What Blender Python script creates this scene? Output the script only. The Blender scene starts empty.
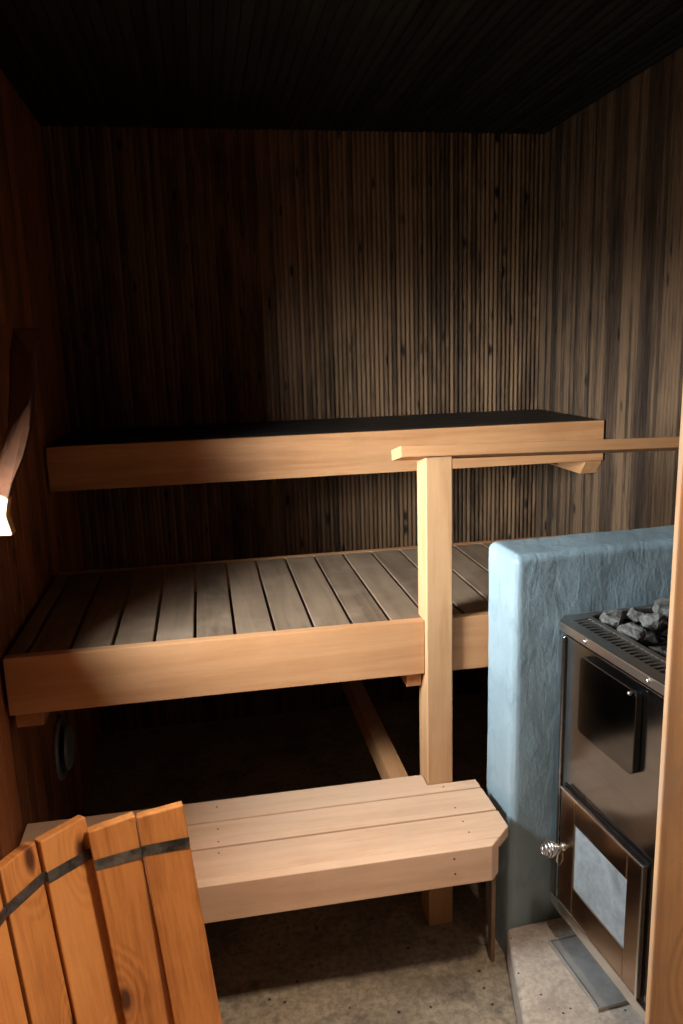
import bpy, bmesh, math, random
from mathutils import Vector, Matrix, noise
random.seed(7)
S = bpy.context.scene
COL = S.collection
R = math.radians

# ------------------------------------------------------------------ node helpers
class NT:
    def __init__(s, name):
        s.m = bpy.data.materials.new(name); s.m.use_nodes = True
        s.t = s.m.node_tree; s.t.nodes.clear()
        s.out = s.t.nodes.new('ShaderNodeOutputMaterial')
    def n(s, kind, ins=None, **kw):
        nd = s.t.nodes.new('ShaderNode' + kind)
        for k, v in kw.items(): setattr(nd, k, v)
        for k, v in (ins or {}).items(): s.put(nd, k, v)
        return nd
    def put(s, nd, k, v):
        sock = nd.inputs[k]
        if hasattr(v, 'is_output'): s.t.links.new(v, sock)
        elif isinstance(v, (tuple, list)) and len(v) == 3 and sock.type == 'RGBA': sock.default_value = (*v, 1)
        else: sock.default_value = v
    def math(s, op, a, b=0.0, c=None, clamp=False):
        nd = s.n('Math', operation=op, use_clamp=clamp)
        s.put(nd, 0, a); s.put(nd, 1, b)
        if c is not None: s.put(nd, 2, c)
        return nd.outputs[0]
    def vmath(s, op, a, b):
        nd = s.n('VectorMath', operation=op); s.put(nd, 0, a); s.put(nd, 1, b)
        return nd.outputs[0]
    def mix(s, f, a, b, mode='MIX'):
        nd = s.n('Mix', data_type='RGBA', blend_type=mode)
        s.put(nd, 0, f); s.put(nd, 6, a); s.put(nd, 7, b)
        return nd.outputs[2]
    def ramp(s, f, stops):
        nd = s.n('ValToRGB'); s.put(nd, 0, f)
        e = nd.color_ramp.elements
        while len(e) < len(stops): e.new(.5)
        for i, (p, c) in enumerate(stops):
            e[i].position = p; e[i].color = (*c, 1) if isinstance(c, (tuple, list)) else (c, c, c, 1)
        return nd.outputs[0]
    def noise(s, v, scale, detail=4, rough=.55, dist=0):
        return s.n('TexNoise', {'Vector': v, 'Scale': scale, 'Detail': detail, 'Roughness': rough, 'Distortion': dist}).outputs[0]
    def coord(s): return s.n('TexCoord').outputs['Object']
    def scaled(s, v, x, y, z): return s.vmath('MULTIPLY', v, (x, y, z))
    def attr(s, name): return s.n('Attribute', attribute_name=name).outputs['Fac']
    def finish(s, **ins):
        b = s.n('BsdfPrincipled')
        for k, v in ins.items(): s.put(b, k.replace('_', ' '), v)
        s.t.links.new(b.outputs[0], s.out.inputs[0]); s.bsdf = b
        return s.m
    def bump(s, h, strength=.3, dist=.002, normal=None):
        nd = s.n('Bump', {'Height': h, 'Strength': strength, 'Distance': dist})
        if normal is not None: s.put(nd, 'Normal', normal)
        return nd.outputs[0]

def wood(name, axis, pale, mid, dark, rough=.55, knot=.75, grain=1.0, wear=None, bump=.25, variation=.25, knot_col=(.10, .04, .018), spec=.35, rings_n=6, fig_w=.2, fine_w=.42, thin=None):
    """Sawn boards: long grain along axis, growth-ring figure, knots, a little variation from board to board (attribute rnd)."""
    t = NT(name); c = t.coord(); rnd = t.attr('rnd')
    off = t.n('CombineXYZ', {0: t.math('MULTIPLY', rnd, 7.3), 1: t.math('MULTIPLY', rnd, 13.1), 2: t.math('MULTIPLY', rnd, 5.7)}).outputs[0]
    c = t.vmath('ADD', c, off)
    lo = .07
    sc = [1, 1, 1]; sc['XYZ'.index(axis)] = lo
    g = t.scaled(c, *sc)
    ks = [1, 1, 1]; ks['XYZ'.index(axis)] = .42
    kv = t.scaled(c, *ks)
    if thin == 'Y':                                   # knots run through the thickness of the board
        sp = t.n('SeparateXYZ', {0: kv}); kv = t.n('CombineXYZ', {0: sp.outputs[0], 1: sp.outputs[2]}).outputs[0]
    vor = t.n('TexVoronoi', {'Vector': kv, 'Scale': 11.0, 'Randomness': 1.0}, voronoi_dimensions='2D' if thin else '3D')
    kd = vor.outputs['Distance']; kr = t.n('SeparateColor', {0: vor.outputs['Color']}).outputs[0]
    has = t.math('GREATER_THAN', kr, knot)
    kf = t.math('MULTIPLY', t.ramp(kd, [(.07, 1.0), (.17, 0.0)]), has)
    ring_warp = t.math('MULTIPLY', t.ramp(kd, [(.05, 1.0), (.55, 0.0)]), has)
    big = t.noise(g, 9 * grain, 3, .5, .4)
    rings = t.math('ADD', t.math('MULTIPLY', big, rings_n), t.math('MULTIPLY', ring_warp, 4))
    fig = t.math('MULTIPLY_ADD', t.math('SINE', t.math('MULTIPLY', rings, 6.283)), .5, .5)
    fine = t.noise(t.scaled(g, 1, 1, 1), 160 * grain, 5, .65)
    blot = t.noise(c, 5, 4, .6, .3)
    f = t.math('ADD', t.math('MULTIPLY', fig, fig_w), t.math('MULTIPLY', fine, fine_w))
    f = t.math('ADD', f, .10)
    f = t.math('ADD', f, t.math('MULTIPLY', t.math('SUBTRACT', blot, .5), .5))
    f = t.math('ADD', f, t.math('MULTIPLY', t.math('SUBTRACT', rnd, .5), variation))
    col = t.ramp(f, [(.12, dark), (.42, mid), (.78, pale)])
    col = t.mix(kf, col, knot_col)
    if wear:
        w = t.noise(c, wear[1], 5, .62, .5)
        col = t.mix(t.ramp(w, [(wear[2], 0.0), (wear[3], 1.0)]), col, wear[0])
    h = t.math('ADD', t.math('MULTIPLY', fine, .7), t.math('MULTIPLY', fig, .3))
    return t.finish(Base_Color=col, Roughness=rough, Normal=t.bump(h, bump, .001), Specular_IOR_Level=spec)

def panel(name, axis, lightc, midc, darkc, balance, rough=.6, knot=.8, pw=.65, sw=.75, rw=.34):
    """Dark stained strip panelling running along axis, streaked and worn through to browner wood."""
    t = NT(name); c = t.coord(); rnd = t.attr('rnd')
    off = t.n('CombineXYZ', {0: t.math('MULTIPLY', rnd, 3.1), 1: t.math('MULTIPLY', rnd, 9.7), 2: t.math('MULTIPLY', rnd, 6.1)}).outputs[0]
    co = t.vmath('ADD', c, off)
    i = 'XYZ'.index(axis)
    def st(v, k):
        s = [1, 1, 1]; s[i] = k; return t.scaled(v, *s)
    streak = t.noise(st(co, .07), 60, 5, .7, .2)
    fine = t.noise(st(co, .03), 260, 4, .6)
    patch = t.noise(st(c, .30), 8.5, 6, .7, .8)
    vor = t.n('TexVoronoi', {'Vector': st(co, .45), 'Scale': 15.0})
    kr = t.n('SeparateColor', {0: vor.outputs['Color']}).outputs[0]
    kf = t.math('MULTIPLY', t.ramp(vor.outputs['Distance'], [(.10, 1.0), (.22, 0.0)]), t.math('GREATER_THAN', kr, knot))
    f = t.math('ADD', t.math('MULTIPLY', streak, sw), t.math('MULTIPLY', patch, pw))
    f = t.math('ADD', f, t.math('MULTIPLY', fine, .22))
    f = t.math('ADD', f, t.math('MULTIPLY', t.math('SUBTRACT', rnd, .5), rw))
    f = t.math('ADD', f, balance)
    col = t.ramp(f, [(.55, darkc), (.82, midc), (1.0, lightc)])
    col = t.mix(kf, col, darkc)
    return t.finish(Base_Color=col, Roughness=rough, Normal=t.bump(fine, .3, .001), Specular_IOR_Level=.12)

M = {}
PALE, MID, DARK = (.52, .255, .115), (.44, .20, .083), (.34, .14, .052)
M['bench_x'] = wood('alder_bench_x', 'X', PALE, MID, DARK, wear=((.39, .195, .088), 3.0, .52, .85), knot=2)
M['bench_y'] = wood('alder_bench_y', 'Y', PALE, MID, DARK, knot=.95)
M['bench_z'] = wood('alder_bench_z', 'Z', (.53, .295, .15), (.47, .25, .118), (.38, .18, .078), knot=.95)
M['plank_y'] = wood('worn_plank', 'Y', (.235, .150, .094), (.17, .106, .064), (.10, .062, .038), wear=((.25, .168, .108), 7.0, .52, .8), variation=.30, knot=.96)
M['dark_plank'] = wood('near_black_plank', 'X', (.024, .019, .015), (.015, .012, .010), (.008, .007, .006))  # upper bench seat, near black all over
M['step_x'] = wood('step_plank', 'X', (.74, .47, .305), (.68, .415, .26), (.57, .33, .20), wear=((.60, .40, .27), 4.0, .5, .9), knot=.97, grain=.8, bump=.15)
M['stave'] = wood('orange_stave', 'Z', (.68, .28, .082), (.56, .21, .055), (.34, .11, .028), rough=.42, knot=.60, thin='Y', rings_n=7, fig_w=.17, fine_w=.60, variation=.5, bump=.25, knot_col=(.09, .026, .010), spec=.45)
M['jamb'] = wood('jamb_wood', 'Z', (.60, .35, .18), (.48, .26, .125), (.32, .16, .075), wear=((.34, .22, .145), 6.0, .48, .72), rough=.6)
M['bracket'] = wood('bracket_wood_shaded', 'Z', (.06, .02, .007), (.04, .013, .005), (.02, .007, .003), rough=.7, spec=.15)  # shade on the bracket arm is put into this dark colour
M['wall_back'] = panel('stained_strips_back', 'Z', (.175, .095, .050), (.080, .043, .023), (.007, .0054, .0044), .05, rw=.30, pw=.75, knot=.55)
M['wall_right'] = panel('stained_strips_right', 'Z', (.125, .071, .039), (.060, .035, .022), (.015, .0105, .008), .09, rough=.55, rw=.36, knot=.55, pw=.42, sw=.85)
M['wall_left'] = panel('stained_boards_left', 'Z', (.30, .10, .036), (.19, .062, .023), (.035, .015, .008), .06, knot=.72)
M['ceiling'] = panel('blackened_strips', 'Y', (.022, .0225, .0195), (.014, .0148, .013), (.006, .0066, .006), .02, rough=.5)

def concrete(name, a, b, stain, scale=1.0, rough=.8, bump=.5):
    t = NT(name); c = t.coord()
    n1 = t.noise(c, 4.2 * scale, 7, .62, .4); n2 = t.noise(c, 55 * scale, 5, .7); n3 = t.noise(c, 9 * scale, 6, .65, .8)
    col = t.ramp(n1, [(.32, b), (.68, a)])
    col = t.mix(t.ramp(n3, [(.5, 0.0), (.72, .75)]), col, stain)
    col = t.mix(t.ramp(n2, [(.35, .55), (.60, 0.0)]), col, stain)
    vor = t.n('TexVoronoi', {'Vector': c, 'Scale': 26.0 * scale})
    kr = t.n('SeparateColor', {0: vor.outputs['Color']}).outputs[0]
    sp = t.math('MULTIPLY', t.ramp(vor.outputs['Distance'], [(.08, 1.0), (.16, 0.0)]), t.math('GREATER_THAN', kr, .70))
    col = t.mix(sp, col, (.03, .024, .02))
    h = t.math('ADD', n2, t.math('MULTIPLY', n3, .8))
    return t.finish(Base_Color=col, Roughness=rough, Normal=t.bump(h, bump, .004), Specular_IOR_Level=.4)
M['floor'] = concrete('worn_concrete_floor', (.46, .355, .245), (.25, .19, .13), (.065, .05, .037))
M['plinth'] = concrete('pale_concrete', (.62, .505, .405), (.50, .40, .315), (.27, .21, .165), 1.6)

t = NT('blue_grey_plaster'); c = t.coord()
a_ = t.noise(c, 7, 6, .6, .5); b_ = t.noise(c, 70, 5, .6); d_ = t.noise(t.scaled(c, 1, 1, .35), 34, 4, .55, 1.2)
col = t.ramp(a_, [(.3, (.205, .262, .284)), (.7, (.26, .318, .34))])
col = t.mix(t.ramp(d_, [(.56, 0.0), (.75, .5)]), col, (.13, .165, .175))
M['plaster'] = t.finish(Base_Color=col, Roughness=.55, Specular_IOR_Level=.45,
    Normal=t.bump(b_, .45, .0025, t.bump(d_, .4, .004)))

def metal(name, col, rough, smudge=.0, tint=None, aniso=0):
    t = NT(name); c = t.coord()
    s = t.noise(t.scaled(c, 1, .3, 1), 14, 5, .6, .6)
    cc = t.mix(t.ramp(s, [(.4, 0.0), (.75, smudge)]), col, tint or col)
    r = t.math('MULTIPLY_ADD', s, .16, rough - .08)
    return t.finish(Base_Color=cc, Roughness=r, Metallic=1.0, Normal=t.bump(s, .06, .002))
M['steel'] = metal('smoked_steel', (.20, .215, .23), .17, .6, (.115, .12, .125))
M['hatch'] = metal('dark_hatch_steel', (.10, .107, .115), .15, .5, (.06, .063, .067))
M['steel_door'] = metal('bronzed_steel', (.50, .36, .27), .2, .6, (.32, .22, .16))
M['bright'] = metal('bright_steel', (.78, .77, .75), .22)
M['rim'] = metal('dull_rim_steel', (.46, .42, .38), .34, .7, (.40, .30, .22))
t = NT('ash_steel'); c = t.coord(); s = t.noise(c, 16, 6, .65)
M['tray'] = t.finish(Base_Color=t.ramp(s, [(.35, (.34, .305, .27)), (.7, (.50, .47, .44))]), Metallic=.35, Roughness=.4)
t = NT('black_iron'); c = t.coord(); s = t.noise(c, 30, 4)
M['iron'] = t.finish(Base_Color=t.ramp(s, [(.3, (.018, .018, .019)), (.7, (.05, .05, .052))]), Metallic=.85, Roughness=.36, Normal=t.bump(s, .2, .002))
t = NT('strap_steel'); c = t.coord(); s = t.noise(c, 22, 5, .65)
M['strap'] = t.finish(Base_Color=t.ramp(s, [(.35, (.06, .06, .062)), (.7, (.30, .30, .305))]), Metallic=.9, Roughness=.42, Normal=t.bump(s, .3, .002))
t = NT('sooty_glass'); c = t.coord(); s = t.noise(c, 16, 6, .65, .5); s2 = t.noise(c, 90, 4)
f = t.math('ADD', t.math('MULTIPLY', s, .8), t.math('MULTIPLY', s2, .25))
M['glass'] = t.finish(Base_Color=t.ramp(f, [(.36, (.17, .178, .18)), (.66, (.34, .36, .37))]), Roughness=.3, Specular_IOR_Level=.6)
t = NT('stove_stone'); c = t.coord(); s = t.noise(c, 26, 6, .65); s2 = t.noise(c, 130, 4); rnd = t.n('ObjectInfo').outputs['Random']
f = t.math('ADD', t.math('MULTIPLY', s, .7), t.math('ADD', t.math('MULTIPLY', s2, .3), t.math('MULTIPLY', t.math('SUBTRACT', rnd, .5), .25)))
M['stone'] = t.finish(Base_Color=t.ramp(f, [(.3, (.035, .030, .026)), (.55, (.10, .088, .076)), (.8, (.22, .195, .17))]), Roughness=.7, Normal=t.bump(s2, .5, .004))
t = NT('vent_grey'); M['vent'] = t.finish(Base_Color=(.30, .31, .31), Roughness=.35, Metallic=.5)
t = NT('plain_plaster'); c = t.coord(); s = t.noise(c, 6, 5)
M['entry'] = t.finish(Base_Color=t.ramp(s, [(.3, (.40, .30, .21)), (.7, (.48, .37, .26))]), Roughness=.8)
t = NT('nail_dark'); M['nail'] = t.finish(Base_Color=(.13, .075, .045), Roughness=.5, Metallic=.4)
t = NT('window_pane')
tr = t.n('BsdfTransparent', {'Color': (.95, .97, .97)}); gl = t.n('BsdfGlossy', {'Roughness': .02})
mx = t.n('MixShader', {0: .06}); t.t.links.new(tr.outputs[0], mx.inputs[1]); t.t.links.new(gl.outputs[0], mx.inputs[2])
t.t.links.new(mx.outputs[0], t.out.inputs[0]); M['pane'] = t.m

# ------------------------------------------------------------------ mesh helpers
class MB:
    """collects pieces into ONE mesh; every piece gets its own random value in the face attribute rnd"""
    def __init__(s): s.v = []; s.f = []; s.r = []; s.m = []; s.s = []
    def take(s, bm, mi=0, smooth=False, rnd=None):
        r = random.random() if rnd is None else rnd
        o = len(s.v); bm.verts.ensure_lookup_table(); bm.verts.index_update()
        s.v += [tuple(v.co) for v in bm.verts]
        for f in bm.faces:
            s.f.append([o + v.index for v in f.verts]); s.r.append(r); s.m.append(mi); s.s.append(smooth)
        bm.free(); return s
    def box(s, x0, x1, y0, y1, z0, z1, bev=.002, mi=0, mat=None, seg=2):
        bm = bmesh.new(); bmesh.ops.create_cube(bm, size=1)
        for v in bm.verts:
            v.co = Vector(((x0 + x1) / 2 + v.co.x * (x1 - x0), (y0 + y1) / 2 + v.co.y * (y1 - y0), (z0 + z1) / 2 + v.co.z * (z1 - z0)))
        if bev: bmesh.ops.bevel(bm, geom=bm.edges[:], offset=bev, segments=seg, affect='EDGES', profile=.6)
        if mat: bm.transform(mat)
        return s.take(bm, mi)
    def prism(s, pts, axis, a, b, bev=.0015, mi=0, mat=None, seg=1, smooth=False):
        """polygon pts (in the two other axes, in XYZ order) pushed along axis from a to b"""
        bm = bmesh.new()
        def P(p, h):
            return Vector({'X': (h, p[0], p[1]), 'Y': (p[0], h, p[1]), 'Z': (p[0], p[1], h)}[axis])
        A = [bm.verts.new(P(p, a)) for p in pts]; B = [bm.verts.new(P(p, b)) for p in pts]
        bm.faces.new(A); bm.faces.new(B[::-1])
        n = len(pts)
        for i in range(n): bm.faces.new((A[i], B[i], B[(i + 1) % n], A[(i + 1) % n]))
        bmesh.ops.recalc_face_normals(bm, faces=bm.faces)
        if bev: bmesh.ops.bevel(bm, geom=bm.edges[:], offset=bev, segments=seg, affect='EDGES', profile=.5, clamp_overlap=True)
        if mat: bm.transform(mat)
        return s.take(bm, mi, smooth)
    def tube(s, path, rad, n=8, mi=0):
        """round bar along path; rad a number or one per point"""
        bm = bmesh.new(); rings = []
        P = [Vector(p) for p in path]
        ref = Vector((0, 0, 1)) if abs((P[1] - P[0]).normalized().z) < .9 else Vector((1, 0, 0))
        for i, p in enumerate(P):
            d = (P[min(i + 1, len(P) - 1)] - P[max(i - 1, 0)]).normalized()
            u = (ref - d * ref.dot(d)).normalized(); ref = u; w = d.cross(u)
            r = rad[i] if isinstance(rad, (list, tuple)) else rad
            rings.append([bm.verts.new(p + (u * math.cos(k * 2 * math.pi / n) + w * math.sin(k * 2 * math.pi / n)) * r) for k in range(n)])
        for a, b in zip(rings, rings[1:]):
            for k in range(n): bm.faces.new((a[k], a[(k + 1) % n], b[(k + 1) % n], b[k]))
        bm.faces.new(rings[0][::-1]); bm.faces.new(rings[-1])
        return s.take(bm, mi, True)
    def lathe(s, prof, n, mat, mi=0):
        """profile (radius, height) turned about local z, then placed by mat"""
        bm = bmesh.new(); rings = []
        for r, h in prof:
            rings.append([bm.verts.new((r * math.cos(k * 2 * math.pi / n), r * math.sin(k * 2 * math.pi / n), h)) for k in range(n)])
        for a, b in zip(rings, rings[1:]):
            for k in range(n): bm.faces.new((a[k], a[(k + 1) % n], b[(k + 1) % n], b[k]))
        bm.faces.new(rings[0][::-1]); bm.faces.new(rings[-1])
        bmesh.ops.recalc_face_normals(bm, faces=bm.faces)
        bm.transform(mat); return s.take(bm, mi, True)
    def build(s, name, mats, parent=None, world=None):
        me = bpy.data.meshes.new(name); me.from_pydata(s.v, [], s.f)
        a = me.attributes.new('rnd', 'FLOAT', 'FACE'); a.data.foreach_set('value', s.r)
        for m in (mats if isinstance(mats, (list, tuple)) else [mats]): me.materials.append(M[m])
        me.polygons.foreach_set('material_index', s.m); me.polygons.foreach_set('use_smooth', s.s)
        me.update()
        o = bpy.data.objects.new(name, me); COL.objects.link(o)
        if world is not None: o.matrix_world = world
        if parent is not None:
            o.parent = parent; o.matrix_parent_inverse = PINV.get(parent.name, Matrix.Identity(4))
        PINV[o.name] = (world if world is not None else Matrix.Identity(4)).inverted()
        return o
PINV = {}
def thing(name, label, cat, loc, group=None):
    o = bpy.data.objects.new(name, None); COL.objects.link(o); o.empty_display_size = .1
    o.location = loc; o['label'] = label; o['category'] = cat
    if group: o['group'] = group
    PINV[o.name] = Matrix.Translation(Vector(loc)).inverted()       # children are written in room coordinates
    return o
def tag(o, label, cat, group=None):
    o['label'] = label; o['category'] = cat
    if group: o['group'] = group
    return o
def struct(o, label=None):
    o['kind'] = 'structure'
    if label: o['label'] = label
    return o

def strips(a0, a1, z0, z1, pitch, depth, place, mb, gap=.003, holes=(), rnds=None):
    """moulded strip panelling: rounded ribs of given pitch from a0 to a1, running z0..z1; place(a, out, z) gives the point"""
    n = int(round((a1 - a0) / pitch)); p = (a1 - a0) / n
    prof = [(0, 0), (gap * .5, 0), (gap, depth * .70), (gap * .3 + p * .35, depth), (p * .65 - gap * .3, depth), (p - gap, depth * .70), (p - gap * .5, 0), (p, 0)]
    for k in range(n):
        r = random.random(); a = a0 + k * p
        spans = [(z0, z1)]
        for (h0, h1, q0, q1) in holes:
            if a + p > h0 + 1e-4 and a < h1 - 1e-4: spans = [(z0, q0), (q1, z1)]
        for (s0, s1) in spans:
            o = len(mb.v)
            for (u, d) in prof:
                mb.v.append(tuple(place(a + u, d, s0))); mb.v.append(tuple(place(a + u, d, s1)))
            for i in range(len(prof) - 1):
                b = o + 2 * i
                mb.f.append([b, b + 2, b + 3, b + 1]); mb.r.append(r); mb.m.append(0); mb.s.append(False)

# ------------------------------------------------------------------ the room
XL, XR, YB, YF, ZC = -.52, 1.454, 3.262, 1.0, 2.432
WY0, WY1, WZ0, WZ1, WT = 1.07, 1.655, 1.22, 1.80, .28      # the small window in the left wall
mb = MB(); mb.box(XL - .02, XR + .02, .85, YB + .02, -.10, 0, 0)
bm = bmesh.new()
struct(mb.build('floor', 'floor'))
mb = MB(); strips(XL, XR, .0, ZC, .0192, .008, lambda a, d, z: (a, YB - d, z), mb, gap=.0046)
mb.box(XL - .35, XR + .15, YB + .001, YB + .14, -.05, ZC + .05, 0); struct(mb.build('wall_back', 'wall_back'), 'dark stained strip panelled back wall above the benches')
mb = MB(); strips(YF - .02, YB, .0, ZC, .0192, .0035, lambda a, d, z: (XR - d, a, z), mb, gap=.0022)
mb.box(XR + .001, XR + .14, .80, YB, -.05, ZC + .05, 0); struct(mb.build('wall_right', 'wall_right'), 'brown streaked strip panelled right wall behind the handrail')
mb = MB(); strips(YF, YB, .0, ZC, .0905, .004, lambda a, d, z: (XL + d, a, z), mb, gap=.004, holes=((WY0, WY1, WZ0, WZ1),))
x0, x1 = XL - WT, XL - .001
mb.box(x0, x1, .80, WY0, -.05, ZC + .05, 0); mb.box(x0, x1, WY1, YB, -.05, ZC + .05, 0)
mb.box(x0, x1, WY0, WY1, -.05, WZ0, 0); mb.box(x0, x1, WY0, WY1, WZ1, ZC + .05, 0)
struct(mb.build('wall_left', 'wall_left'), 'reddish brown boarded left wall beside the bench ends')
mb = MB(); strips(XL, XR, .80, YB, .034, .006, lambda a, d, y: (a, y, ZC - d), mb)
mb.box(XL - .3, XR + .14, .80, YB + .1, ZC + .001, ZC + .10, 0); struct(mb.build('ceiling', 'ceiling'), 'smoke blackened strip ceiling')
# front wall with the doorway the photograph is taken through
DX0, DX1, DZ = -.36, .735, 2.05
mb = MB(); mb.box(DX1, XR, .88, 1.0, 0, ZC, 0); mb.box(XL, DX0, .88, 1.0, 0, ZC, 0); mb.box(DX0, DX1, .88, 1.0, DZ, ZC, 0)
struct(mb.build('wall_front', 'ceiling'))
jm = MB(); jm.box(.577, DX1 + .06, .868, .8795, 0, DZ + .06, .0045, seg=4); jm.box(.700, DX1, .8795, 1.0, 0, DZ - .025, .004)
struct(jm.build('trim_1', 'jamb'), 'brown wooden door casing at the right edge, in front of the stove')
jm = MB(); jm.box(DX0, DX0 + .025, .85, 1.0, 0, DZ - .025, .006, seg=3); struct(jm.build('trim_2', 'jamb'))
jm = MB(); jm.box(DX0 + .026, .699, .8795, 1.0, DZ - .025, DZ, .004); struct(jm.build('trim_3', 'jamb'))
# window: frame and pane at the outer side of the thick wall
wm = MB(); fx0, fx1 = XL - WT + .02, XL - WT + .06
wm.box(fx0, fx1, WY0, WY0 + .03, WZ0, WZ1, .003); wm.box(fx0, fx1, WY1 - .03, WY1, WZ0, WZ1, .003)
wm.box(fx0, fx1, WY0 + .03, WY1 - .03, WZ0, WZ0 + .03, .003); wm.box(fx0, fx1, WY0 + .03, WY1 - .03, WZ1 - .03, WZ1, .003)
win = struct(wm.build('window_1', 'bench_z'))
pm = MB(); pm.box(fx0 + .016, fx0 + .020, WY0 + .028, WY1 - .028, WZ0 + .028, WZ1 - .028, 0)
pm.build('pane', 'pane', win)
# the entry room behind the camera
EY = -1.7
for nm, b in (('wall_entry_left', (-.82, -.76, EY, .88, 0, ZC)), ('wall_entry_right', (1.6, 1.7, EY, .88, 0, ZC)), ('wall_entry_back', (-.82, 1.7, EY - .1, EY, 0, ZC)),
              ('floor_entry', (-.82, 1.7, EY - .1, .85, -.10, 0)), ('ceiling_entry', (-.82, 1.7, EY - .1, .80, ZC, ZC + .1))):
    mb = MB(); mb.box(*b, 0); struct(mb.build(nm, 'floor' if 'floor' in nm else 'entry'))
mb = MB(); mb.box(-.76, XL, .80, .88, 0, ZC, 0); mb.box(XR + .14, 1.7, .80, .88, 0, ZC, 0); struct(mb.build('wall_entry_front', 'entry'))

# ------------------------------------------------------------------ upper bench
ub = thing('upper_bench', 'high wooden bench shelf along the back wall with a deep front board', 'bench', (.46, 2.95, 1.10))
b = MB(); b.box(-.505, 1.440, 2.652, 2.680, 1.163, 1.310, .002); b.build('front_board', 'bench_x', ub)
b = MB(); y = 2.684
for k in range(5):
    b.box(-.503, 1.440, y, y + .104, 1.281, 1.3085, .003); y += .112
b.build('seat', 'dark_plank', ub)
b = MB(); b.prism([(2.72, 1.105), (3.24, 1.105), (3.24, 1.280), (2.683, 1.280), (2.683, 1.150)], 'X', 1.385, 1.4505); b.build('support_batten', 'bench_y', ub)
b = MB(); b.box(-.5155, -.45, 2.683, 3.24, 1.165, 1.280); b.build('support_batten', 'bench_y', ub)
b = MB(); b.box(.50, .55, 2.683, 3.24, 1.175, 1.280); b.build('support_batten', 'bench_y', ub)

# ------------------------------------------------------------------ lower bench
lb = thing('lower_bench', 'wide middle bench of grey brown planks below the high shelf, pale front board', 'bench', (.46, 2.3, .70))
b = MB(); b.box(-.505, .5325, 1.869, 1.897, .7515, .898, .002); b.box(.604, 1.440, 1.869, 1.897, .7515, .898, .002)
b.build('front_board', 'bench_x', lb)
b = MB()
xs = [.046 + .1005 * k for k in range(-6, 15)]
for k, x in enumerate(xs[:-1]):
    a, e = max(x + .004, -.503), min(xs[k + 1] - .004, 1.440)
    if e - a < .02: continue
    if a < .6035 and e > .5325:                        # notched around the post
        b.prism([(a, 1.8995), (.5315, 1.8995), (.5315, 1.936), (min(e, .6045), 1.936)] + ([(.6045, 1.8995), (e, 1.8995)] if e > .6045 else []) + [(e, 2.60), (a, 2.60)], 'Z', .868, .8965)
    else: b.box(a, e, 1.8995, 2.60, .868, .8965, .0025)
b.build('seat', 'plank_y', lb)
for x0, x1 in ((-.500, -.435), (.490, .5315), (1.37, 1.435)):
    b = MB(); b.box(x0, x1, 1.899, 2.60, .705, .8665, .002); b.build('support_batten', 'bench_y', lb)
b = MB(); b.box(-.50, 1.44, 2.602, 2.63, .80, .8965, .002); b.build('back_rail', 'bench_x', lb)

# ------------------------------------------------------------------ step bench
sb = thing('step_bench', 'low pale wooden step bench with three planks and a clipped corner beside the blue wall', 'step', (.1, 1.75, 0))
b = MB(); b.prism([(-.505, 1.5635), (.607, 1.5635), (.632, 1.588), (.632, 1.5915), (-.505, 1.5915)], 'Z', .346, .4398); b.build('front_board', 'step_x', sb)
b = MB()
b.prism([(-.505, 1.5925), (.6365, 1.5925), (.672, 1.628), (.672, 1.6965), (-.505, 1.6965)], 'Z', .412, .440)
b.prism([(-.505, 1.7035), (.670, 1.7035), (.668, 1.8045), (-.505, 1.8045)], 'Z', .412, .440)
b.prism([(-.505, 1.8105), (.6675, 1.8105), (.6665, 1.848), (.5315, 1.848), (.5315, 1.903), (-.505, 1.903)], 'Z', .412, .440)
zr = Matrix.Identity(4)
for (x, y) in ((-.029, 1.87), (-.029, 1.773), (-.029, 1.676), (-.029, 1.72), (.57, 1.83), (.57, 1.73), (.57, 1.67), (.57, 1.625)):
    b.lathe([(.0001, 0), (.0024, 0), (.0024, .0006), (.0001, .0006)], 8, Matrix.Translation((x, y, .440)), 1)
b.build('seat', ['step_x', 'nail'], sb)
for (x, z) in ((.513, .419), (.515, .379)):
    b = MB(); b.lathe([(.0001, 0), (.0028, 0), (.0028, .0006), (.0001, .0006)], 8, Matrix.Translation((x, 1.5637, z)) @ Matrix.Rotation(R(90), 4, 'X'), 0); b.build('nail_head', 'nail', sb)

b = MB(); b.box(.455, .506, 1.593, 3.25, .335, .411, .002); b.build('bearer', 'bench_y', sb)
b = MB(); b.box(.655, .666, 1.690, 1.712, 0, .411, .001); b.build('leg', 'plank_y', sb)

# ------------------------------------------------------------------ post and handrail
rl = thing('railing', 'square wooden post with a thin handrail running right above the blue wall', 'railing', (.568, 1.89, 0))
b = MB(); b.prism([(1.8506, 0), (1.9325, 0), (1.9325, 1.3085), (1.8506, 1.3275)], 'X', .5333, .6031, .003, seg=2); b.build('post', 'bench_z', rl)
b = MB(); b.box(0, .983, 0, .097, -.028, 0, .0025)
b.build('handrail', 'bench_x', rl, Matrix.Translation((.4690, 1.846, 1.360)) @ Matrix.Rotation(R(1.1), 4, 'Y') @ Matrix.Rotation(R(-13), 4, 'X'))

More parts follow.
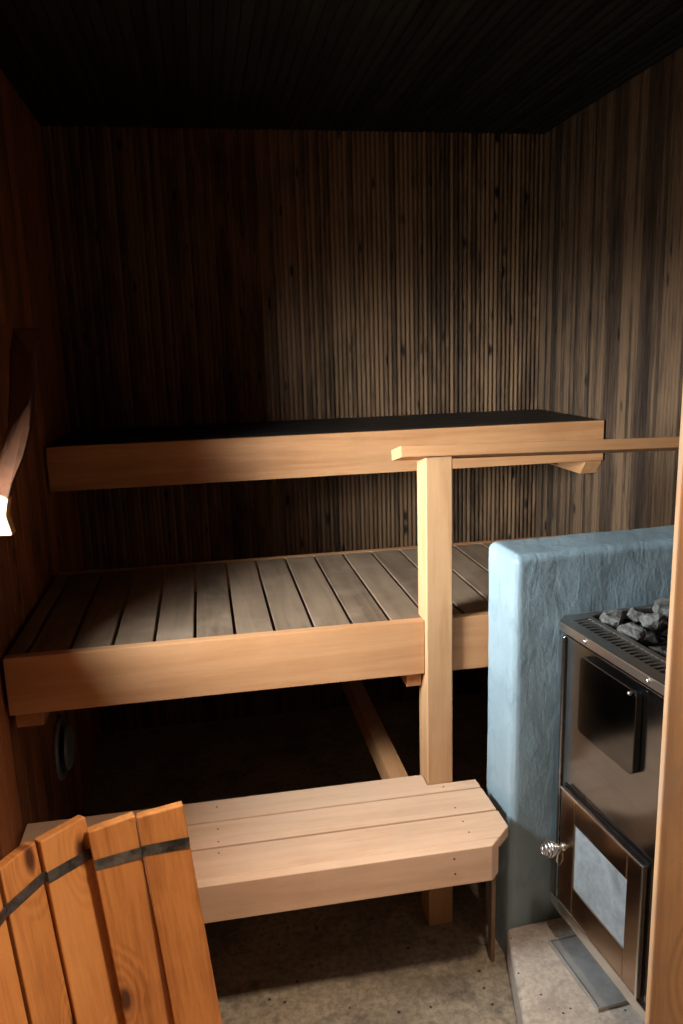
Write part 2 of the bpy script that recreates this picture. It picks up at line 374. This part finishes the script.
# ------------------------------------------------------------------ blue plastered half wall
def plaster_wall():
    bm = bmesh.new(); L, T, H = .775, .155, 1.105
    bmesh.ops.create_cube(bm, size=1)
    for v in bm.verts: v.co = Vector(((v.co.x + .5) * L, (v.co.y + .5) * T, (v.co.z + .5) * H))
    bmesh.ops.bevel(bm, geom=[e for e in bm.edges if not all(v.co.z < .01 for v in e.verts)], offset=.020, segments=4, affect='EDGES', profile=.5)
    for ax, k, n in ((Vector((1, 0, 0)), L, 64), (Vector((0, 0, 1)), H, 92), (Vector((0, 1, 0)), T, 12)):
        for i in range(1, n):
            bmesh.ops.bisect_plane(bm, geom=bm.verts[:] + bm.edges[:] + bm.faces[:], plane_co=ax * (k * i / n), plane_no=ax)
    bm.normal_update()
    for v in bm.verts:
        if v.co.z < .005: continue
        p = v.co
        h = noise.noise(Vector((p.x * 9, p.y * 9, p.z * 5))) * .0026 + noise.noise(Vector((p.x * 38, p.y * 38, p.z * 17 + 3))) * .0011 + abs(noise.noise(Vector((p.x * 70, p.y * 70 + 9, p.z * 40)))) * .0009
        v.co = p + v.normal * h
    m = MB(); m.take(bm, 0, True)
    return m.build('wall_partition', 'plaster', None, Matrix.Translation((.703, 1.692, 0)) @ Matrix.Rotation(R(4), 4, 'Z'))
struct(plaster_wall(), 'blue grey plastered half height wall between the benches and the stove')

# concrete plinth under the stove
bm = bmesh.new()
pts = [(.697, 1.690), (.612, 1.36), (.575, 1.06), (1.44, 1.06), (1.44, 1.745)]
mb = MB(); mb.prism(pts, 'Z', 0, .10, .012, seg=3)
tag(mb.build('stove_plinth', 'plinth'), 'low pale concrete plinth under the stove', 'plinth')

# ------------------------------------------------------------------ stove
SM = Matrix.Translation((.795, 1.63, 0)) @ Matrix.Rotation(R(5), 4, 'Z')      # local: +x into the stove, -y towards the camera
st = thing('sauna_stove', 'steel wood burning sauna stove with glass fire door beside the blue wall', 'stove', (.99, 1.43, .10))
W, D = .405, .46
b = MB()
b.box(.0, .012, -W, -.018, .209, .930, .0025); b.box(.012, D, -.030, -.018, .209, .930, .002); b.box(.012, D, -W, -W + .012, .209, .930, .002)
b.box(D - .012, D, -W + .012, -.030, .209, .930, .002); b.box(.012, D - .012, -W + .012, -.030, .209, .225, 0); b.box(.07, D - .012, -W + .012, .030, .855, .865, 0); b.box(.07, D, .024, .034, .855, .930, 0)
b.box(-.006, .006, -.026, -.014, .212, .928, .005, seg=4)                              # bright edge fold
b.build('body', 'steel', st, SM)
b = MB(); b.box(.10, D - .02, -W + .03, -.03, .10, .209, .002); b.build('base', 'iron', st, SM)
b = MB()                                                                      # slotted top rim
z0, z1 = .932, .954
b.prism([(.0, -W - .008), (.034, -W - .008), (.034, .038), (.030, .038), (.0, .006)], 'Z', z0, z1, .005, seg=3)
b.box(.076, .090, -W - .008, .001, z0, z1 - .001, .002)
b.box(.033, .090, .0, .038, z0, z1, .003); b.box(.033, .090, -W - .008, -W + .012, z0, z1, .003)
y = -.004
while y > -W + .02:
    b.box(.033, .077, y - .0075, y, z0 + .004, z1 - .002, .001); y -= .0165
b.box(.089, D + .01, .022, .038, z0, z1, .003); b.box(.089, D + .01, -W - .008, -W + .035, z0, z1, .003); b.box(D - .04, D + .01, -W + .033, .023, z0, z1, .003)
b.build('top_rim', 'rim', st, SM)
for s_ in (.104, .325):
    b = MB(); b.lathe([(.0001, .006), (.004, .0052), (.0062, .003), (.0066, 0), (.0001, 0)], 14, Matrix.Translation((.0, -s_, .944)) @ Matrix.Rotation(R(-90), 4, 'Y')); b.build('rivet', 'bright', st, SM)
def rrect(y0, y1, z0, z1, r, n=6):
    pts = []
    for cx, cz, a0 in ((y1 - r, z1 - r, 0), (y0 + r, z1 - r, 90), (y0 + r, z0 + r, 180), (y1 - r, z0 + r, 270)):
        for i in range(n + 1):
            a = R(a0 + 90 * i / n); pts.append((cx + r * math.cos(a), cz + r * math.sin(a)))
    return pts
b = MB(); b.prism(rrect(-.312, -.106, .732, .915, .016), 'X', -.015, .0, .004, seg=3)
ht = b.build('soot_hatch', 'hatch', st, SM)
b = MB(); b.lathe([(.0001, .005), (.003, .0045), (.005, .002), (.005, 0), (.0001, 0)], 12, Matrix.Translation((-.015, -.290, .905)) @ Matrix.Rotation(R(-90), 4, 'Y')); b.build('rivet', 'bright', ht, SM)
# fire door
b = MB(); b.box(-.002, .0, -.3635, -.0425, .244, .566, .0005); b.build('door_gap', 'iron', st, SM)
b = MB()
xa, xb = -.014, -.002
b.box(xa, xb, -.107, -.047, .248, .560, .003); b.box(xa, xb, -.360, -.308, .248, .560, .003)
b.box(xa, xb, -.308, -.107, .493, .560, .003); b.box(xa, xb, -.308, -.107, .248, .325, .003)
dr = b.build('door', 'steel_door', st, SM)
b = MB(); b.prism(rrect(-.310, -.105, .323, .495, .008, 4), 'X', -.0095, -.003, .0008); b.build('door_glass', 'glass', dr, SM)
b = MB(); b.box(-.0165, -.0135, -.3605, -.0465, .555, .5615, .001); b.box(-.0165, -.0135, -.362, -.356, .248, .5615, .001)
b.box(-.0165, -.0135, -.3605, -.0465, .2465, .2530, .001); b.build('door_edging', 'bright', dr, SM)
b = MB(); b.tube([(-.014, -.063, .408), (-.034, -.063, .410)], .0045, 10)
b.lathe([(.0001, -.002), (.010, -.002), (.010, .003), (.006, .006), (.0001, .006)], 14, Matrix.Translation((-.014, -.063, .408)) @ Matrix.Rotation(R(-90), 4, 'Y'))
turns, nn = 5.5, 150; path = []
for i in range(nn + 1):
    f = i / nn; a = f * turns * 2 * math.pi; rr = .007 + .0125 * math.sin(math.pi * min(1, max(0, f)))
    path.append((-.032 - .040 * f, -.063 + rr * math.cos(a), .411 + rr * math.sin(a)))
b.tube(path, .0024, 7); b.build('door_handle', 'bright', dr, SM)
b = MB(); b.tube([(-.012, -.052, .392), (-.020, -.050, .380), (-.022, -.049, .362), (-.014, -.048, .350)], .003, 8); b.build('door_latch', 'bright', dr, SM)
b = MB(); b.box(-.008, .0, -W, .0, .209, .237, .002); b.build('bottom_edge', 'bright', st, SM)
# ash pan standing on the plinth under the door
b = MB()
b.box(-.014, .095, -.236, -.016, .1005, .1065, .001); b.box(-.018, -.0145, -.238, -.014, .1005, .1125, .001)
b.box(-.014, .095, -.0195, -.0155, .1066, .112, .001); b.box(-.014, .095, -.2375, -.2335, .1066, .113, .001)
tag(b.build('ash_pan', 'tray', None, SM), 'flat grey metal ash pan lying on the plinth under the stove door', 'ash pan')

# stones in the stove top
def rock(seed, r, sx, sy, sz):
    rg = random.Random(seed); bm = bmesh.new()
    for i in range(26):
        v = Vector((rg.gauss(0, 1), rg.gauss(0, 1), rg.gauss(0, 1))).normalized() * rg.uniform(.82, 1.08)
        bm.verts.new((v.x * sx * r, v.y * sy * r, v.z * sz * r))
    res = bmesh.ops.convex_hull(bm, input=bm.verts)
    bmesh.ops.delete(bm, geom=[g for g in res['geom_interior'] if isinstance(g, bmesh.types.BMVert)], context='VERTS')
    bmesh.ops.bevel(bm, geom=bm.edges[:], offset=r * .05, segments=1, affect='EDGES', clamp_overlap=True)
    bmesh.ops.triangulate(bm, faces=bm.faces)
    bmesh.ops.subdivide_edges(bm, edges=bm.edges[:], cuts=2, use_grid_fill=True)
    for v in bm.verts:
        v.co += v.co.normalized() * r * (.13 * noise.noise(v.co * (1.9 / r) + Vector((seed, 0, 0))) + .07 * noise.noise(v.co * (5.5 / r) + Vector((0, seed, 0))))
    return bm
stones = [  # local x, y, z of centre, size, label
    (.127, -.016, .958, .034, 'grey stove stone nearest the blue wall, at the far end of the slotted rim'),
    (.122, -.096, .955, .037, 'largest pale brown stone right behind the slotted rim'),
    (.176, -.036, .974, .023, 'small rounded stone peeking up behind the largest pale brown one'),
    (.196, -.076, .968, .029, 'dark stone in the middle of the pile with a shadowed hollow in front'),
    (.285, .004, .968, .030, 'rough stone farthest back along the blue wall'),
    (.256, -.060, .978, .025, 'whitish stone cut off by the door casing'),
    (.130, -.200, .945, .040, 'flat slab like stone lying low inside the slotted rim'),
    (.225, -.230, .950, .040, 'stone behind the low slab, mostly hidden by the door casing'),
    (.330, -.110, .955, .040, 'stone near the right wall side of the stove top'),
    (.330, -.240, .950, .042, 'stone in the near right corner of the pile'),
    (.150, -.320, .940, .038, 'stone at the near corner just inside the slotted rim'),
    (.250, -.330, .940, .038, 'stone at the near edge of the stove top'),
]
for i, (x, y, z, r, lab) in enumerate(stones):
    m = MB(); m.take(rock(31 + i, r, 1.05, 1.0, .45 if 'slab' in lab[:9] else .80), 0, False)
    rz = Matrix.Rotation(random.uniform(0, 6.28), 4, 'Z') @ Matrix.Rotation(random.uniform(-.5, .5), 4, 'X')
    tag(m.build('stove_stone', 'stone', None, SM @ Matrix.Translation((x, y, z - .012)) @ rz), lab, 'stone', 'stones on the stove')
for i, (x, y) in enumerate([(.135, -.02), (.135, -.10), (.135, -.27), (.215, -.02), (.215, -.11), (.215, -.28), (.295, -.02), (.295, -.10), (.295, -.19), (.295, -.28), (.375, -.06), (.375, -.15), (.375, -.24)]):
    m = MB(); m.take(rock(90 + i, .036, 1.05, 1.05, .7), 0, False)
    tag(m.build('stove_stone', 'stone', None, SM @ Matrix.Translation((x, y, .893))), 'dark stone lying low under the top stones of the stove', 'stone', 'stones on the stove')

# ------------------------------------------------------------------ half tub of staves at the front left
tb = thing('stave_tub', 'open curved half tub of upright orange staves held by a black metal band', 'tub', (-.2, 1.25, 0))
def stave(tl, tr, bl, br, zt, zb, thick):
    tl, tr = Vector((*tl, zt)), Vector((*tr, zt)); bl, br = Vector((*bl, zb)), Vector((*br, zb))
    top, bot = (tl + tr) / 2, (bl + br) / 2
    up = (top - bot).normalized(); L = (top - bot).length
    w = (tr - tl); wt = w.length; w = (w - up * w.dot(up)).normalized(); wb = (br - bl).length
    back = up.cross(w)                                                        # away from the viewer
    mt = Matrix((( w.x, back.x, up.x, bot.x), (w.y, back.y, up.y, bot.y), (w.z, back.z, up.z, bot.z), (0, 0, 0, 1)))
    m = MB(); bm = bmesh.new(); bmesh.ops.create_cube(bm, size=1)
    for v in bm.verts:
        ww = wt if v.co.z > 0 else wb
        v.co = Vector((v.co.x * ww, (v.co.y + .5) * thick, (v.co.z + .5) * L))
    bmesh.ops.bevel(bm, geom=bm.edges[:], offset=.0025, segments=2, affect='EDGES', profile=.5)
    m.take(bm); return m, mt
SV = [  # top left, top right, bottom left, bottom right (x, y)
    ((-.172, 1.383), (-.085, 1.395), (-.098, 1.310), (-.011, 1.293)),
    ((-.258, 1.362), (-.174, 1.388), (-.188, 1.320), (-.099, 1.308)),
    ((-.337, 1.338), (-.266, 1.398), (-.262, 1.262), (-.183, 1.338)),
    ((-.388, 1.268), (-.346, 1.344), (-.318, 1.190), (-.262, 1.262)),
    ((-.418, 1.180), (-.393, 1.262), (-.345, 1.120), (-.318, 1.188)),
    ((-.428, 1.090), (-.420, 1.175), (-.352, 1.060), (-.345, 1.118)),
]
zt = [.744, .739, .746, .746, .745, .745]
bandpts = []
for i, (tl, tr, bl, br) in enumerate(SV):
    m, mt = stave(tl, tr, bl, br, zt[i], .0, .024)
    o = m.build('stave', 'stave', tb, mt)
    f = 1 - .070 / .75
    for (b_, t_) in ((br, tr), (bl, tl)):
        p = Vector((*b_, 0)).lerp(Vector((*t_, zt[i])), f); n_ = mt.to_3x3() @ Vector((0, -1, 0))
        bandpts.append((p + n_ * .0012, n_.copy()))
bm = bmesh.new(); rows = []
for p, n_ in bandpts:
    up = Vector((0, 0, 1))
    rows.append([bm.verts.new(p - up * .011), bm.verts.new(p + up * .011), bm.verts.new(p + n_ * .0022 + up * .011), bm.verts.new(p + n_ * .0022 - up * .011)])
for a, b2 in zip(rows, rows[1:]):
    for k in range(4): bm.faces.new((a[k], a[(k + 1) % 4], b2[(k + 1) % 4], b2[k]))
bm.faces.new(rows[0]); bm.faces.new(rows[-1][::-1]); bmesh.ops.recalc_face_normals(bm, faces=bm.faces)
m = MB(); m.take(bm); m.build('metal_band', 'strap', tb)
b = MB(); b.prism([(-.02, 1.285), (-.10, 1.300), (-.185, 1.312), (-.258, 1.255), (-.312, 1.188), (-.338, 1.118), (-.343, 1.062), (-.20, 1.08), (-.07, 1.16)], 'Z', .035, .060); b.build('bottom_board', 'stave', tb)

# ------------------------------------------------------------------ left wall: vent valve and curved bracket
b = MB(); vm = Matrix.Translation((XL + .004, 2.42, .375)) @ Matrix.Rotation(R(90), 4, 'Y')
vt = thing('round_vent', 'round grey air vent disc on the left wall under the middle bench', 'vent', (XL + .004, 2.42, .375))
b.lathe([(.060, 0), (.098, 0), (.100, .004), (.098, .010), (.090, .014), (.078, .010), (.074, .004), (.060, .002)], 40, vm); b.build('flange', 'vent', vt)
b = MB(); b.lathe([(.0001, .0), (.012, .0), (.012, .022), (.068, .024), (.070, .028), (.062, .034), (.030, .040), (.0001, .041)], 40, vm); b.build('valve_disc', 'vent', vt)

outer = [(-.318, 1.655), (-.331, 1.600), (-.340, 1.520), (-.353, 1.450), (-.372, 1.395), (-.398, 1.345), (-.409, 1.312)]
inner = [(-.452, 1.330), (-.440, 1.345), (-.415, 1.400), (-.395, 1.460), (-.384, 1.530), (-.376, 1.600), (-.364, 1.655)]
bk = thing('wall_bracket', 'curved wooden bracket on the left wall, arm coloured as shaded and foot as lit', 'bracket', (-.46, 1.72, 1.23))
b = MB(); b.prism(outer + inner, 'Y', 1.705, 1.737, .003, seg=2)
def lean(v):                                     # arm leaned away along the wall so its upper end falls in shade
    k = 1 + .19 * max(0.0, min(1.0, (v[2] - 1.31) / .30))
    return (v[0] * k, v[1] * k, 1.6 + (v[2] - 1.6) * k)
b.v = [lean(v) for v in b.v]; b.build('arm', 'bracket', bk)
b = MB(); b.prism([(-.4095, 1.3105), (-.418, 1.275), (-.409, 1.232), (-.5155, 1.232), (-.5155, 1.315), (-.4525, 1.3285)], 'Y', 1.703, 1.739, .003, seg=2); b.build('foot', 'bench_z', bk)  # paler wood stands for window light on the bracket's lower end

# ------------------------------------------------------------------ light: daylight through the window, a lamp in the entry room
w = bpy.data.worlds.new('daylight'); S.world = w; w.use_nodes = True
nt = w.node_tree; nt.nodes.clear()
tc = nt.nodes.new('ShaderNodeTexCoord'); sep = nt.nodes.new('ShaderNodeSeparateXYZ'); rp = nt.nodes.new('ShaderNodeValToRGB')
mr = nt.nodes.new('ShaderNodeMapRange'); mr.inputs[1].default_value = -1; mr.inputs[2].default_value = 1
bg = nt.nodes.new('ShaderNodeBackground'); wo = nt.nodes.new('ShaderNodeOutputWorld')
nt.links.new(tc.outputs['Generated'], sep.inputs[0]); nt.links.new(sep.outputs[2], mr.inputs[0]); nt.links.new(mr.outputs[0], rp.inputs[0])
nt.links.new(rp.outputs[0], bg.inputs[0]); nt.links.new(bg.outputs[0], wo.inputs[0])
e = rp.color_ramp.elements
e[0].position = .30; e[0].color = (.07, .07, .06, 1)
e[1].position = .50; e[1].color = (.86, .95, 1.0, 1)
x_ = e.new(.45); x_.color = (.14, .14, .13, 1)
x_ = e.new(1.0); x_.color = (.78, .89, 1.0, 1)
def wm_(op, a, b):                                   # brighter hazy sky towards the sun's side (to the left and behind the camera)
    nd = nt.nodes.new('ShaderNodeMath'); nd.operation = op
    for i, v in enumerate((a, b)):
        if hasattr(v, 'is_output'): nt.links.new(v, nd.inputs[i])
        else: nd.inputs[i].default_value = v
    return nd.outputs[0]
dt = nt.nodes.new('ShaderNodeVectorMath'); dt.operation = 'DOT_PRODUCT'; nt.links.new(tc.outputs['Generated'], dt.inputs[0]); dt.inputs[1].default_value = (-.57, -.80, .14)
k_ = wm_('POWER', wm_('MAXIMUM', dt.outputs[1], 0.0), 6.0)
nt.links.new(wm_('MULTIPLY', wm_('ADD', wm_('MULTIPLY', k_, 3.4), 1.0), 100.0), bg.inputs[1])
pl = bpy.data.lights.new('window_portal', 'AREA'); pl.shape = 'RECTANGLE'; pl.size = WZ1 - WZ0 - .06; pl.size_y = WY1 - WY0 - .06
pl.cycles.is_portal = True
po = bpy.data.objects.new('window_portal', pl); COL.objects.link(po); po.location = (XL - WT + .065, (WY0 + WY1) / 2, (WZ0 + WZ1) / 2); po.rotation_euler = (0, R(-90), 0)
el = bpy.data.lights.new('entry_lamp', 'AREA'); el.shape = 'RECTANGLE'; el.size = .22; el.size_y = .22; el.energy = 60.0; el.color = (1, .86, .70)
eo = bpy.data.objects.new('entry_lamp', el); COL.objects.link(eo); eo.location = (.545, .72, 2.36)

# ------------------------------------------------------------------ camera
f_px, yaw, pit, rol = 784.24, .171, .2076, .0303
cy, sy, cp, sp, cr, sr = math.cos(yaw), math.sin(yaw), math.cos(pit), math.sin(pit), math.cos(rol), math.sin(rol)
fw = Vector((sy * cp, cy * cp, -sp)); up = Vector((sy * sp, cy * sp, cp)); rt = Vector((cy, -sy, 0))
Rv, Uv = rt * cr - up * sr, rt * sr + up * cr
cd = bpy.data.cameras.new('camera'); cam = bpy.data.objects.new('camera', cd); COL.objects.link(cam)
cd.sensor_fit = 'VERTICAL'; cd.sensor_height = 36.0; cd.lens = f_px / 1024 * 36.0; cd.clip_start = .02
cam.matrix_world = Matrix(((Rv.x, Uv.x, -fw.x, 0), (Rv.y, Uv.y, -fw.y, 0), (Rv.z, Uv.z, -fw.z, 1.6), (0, 0, 0, 1)))
S.camera = cam
vs = S.view_settings; vs.view_transform = 'Standard'; vs.look = 'None'; vs.gamma = 1.0; vs.use_curve_mapping = False; vs.exposure = 0.0
S.cycles.max_bounces = 10; S.cycles.diffuse_bounces = 2; S.cycles.glossy_bounces = 4; S.cycles.transparent_max_bounces = 8
S.cycles.sample_clamp_indirect = 6.0; S.cycles.use_denoising = True
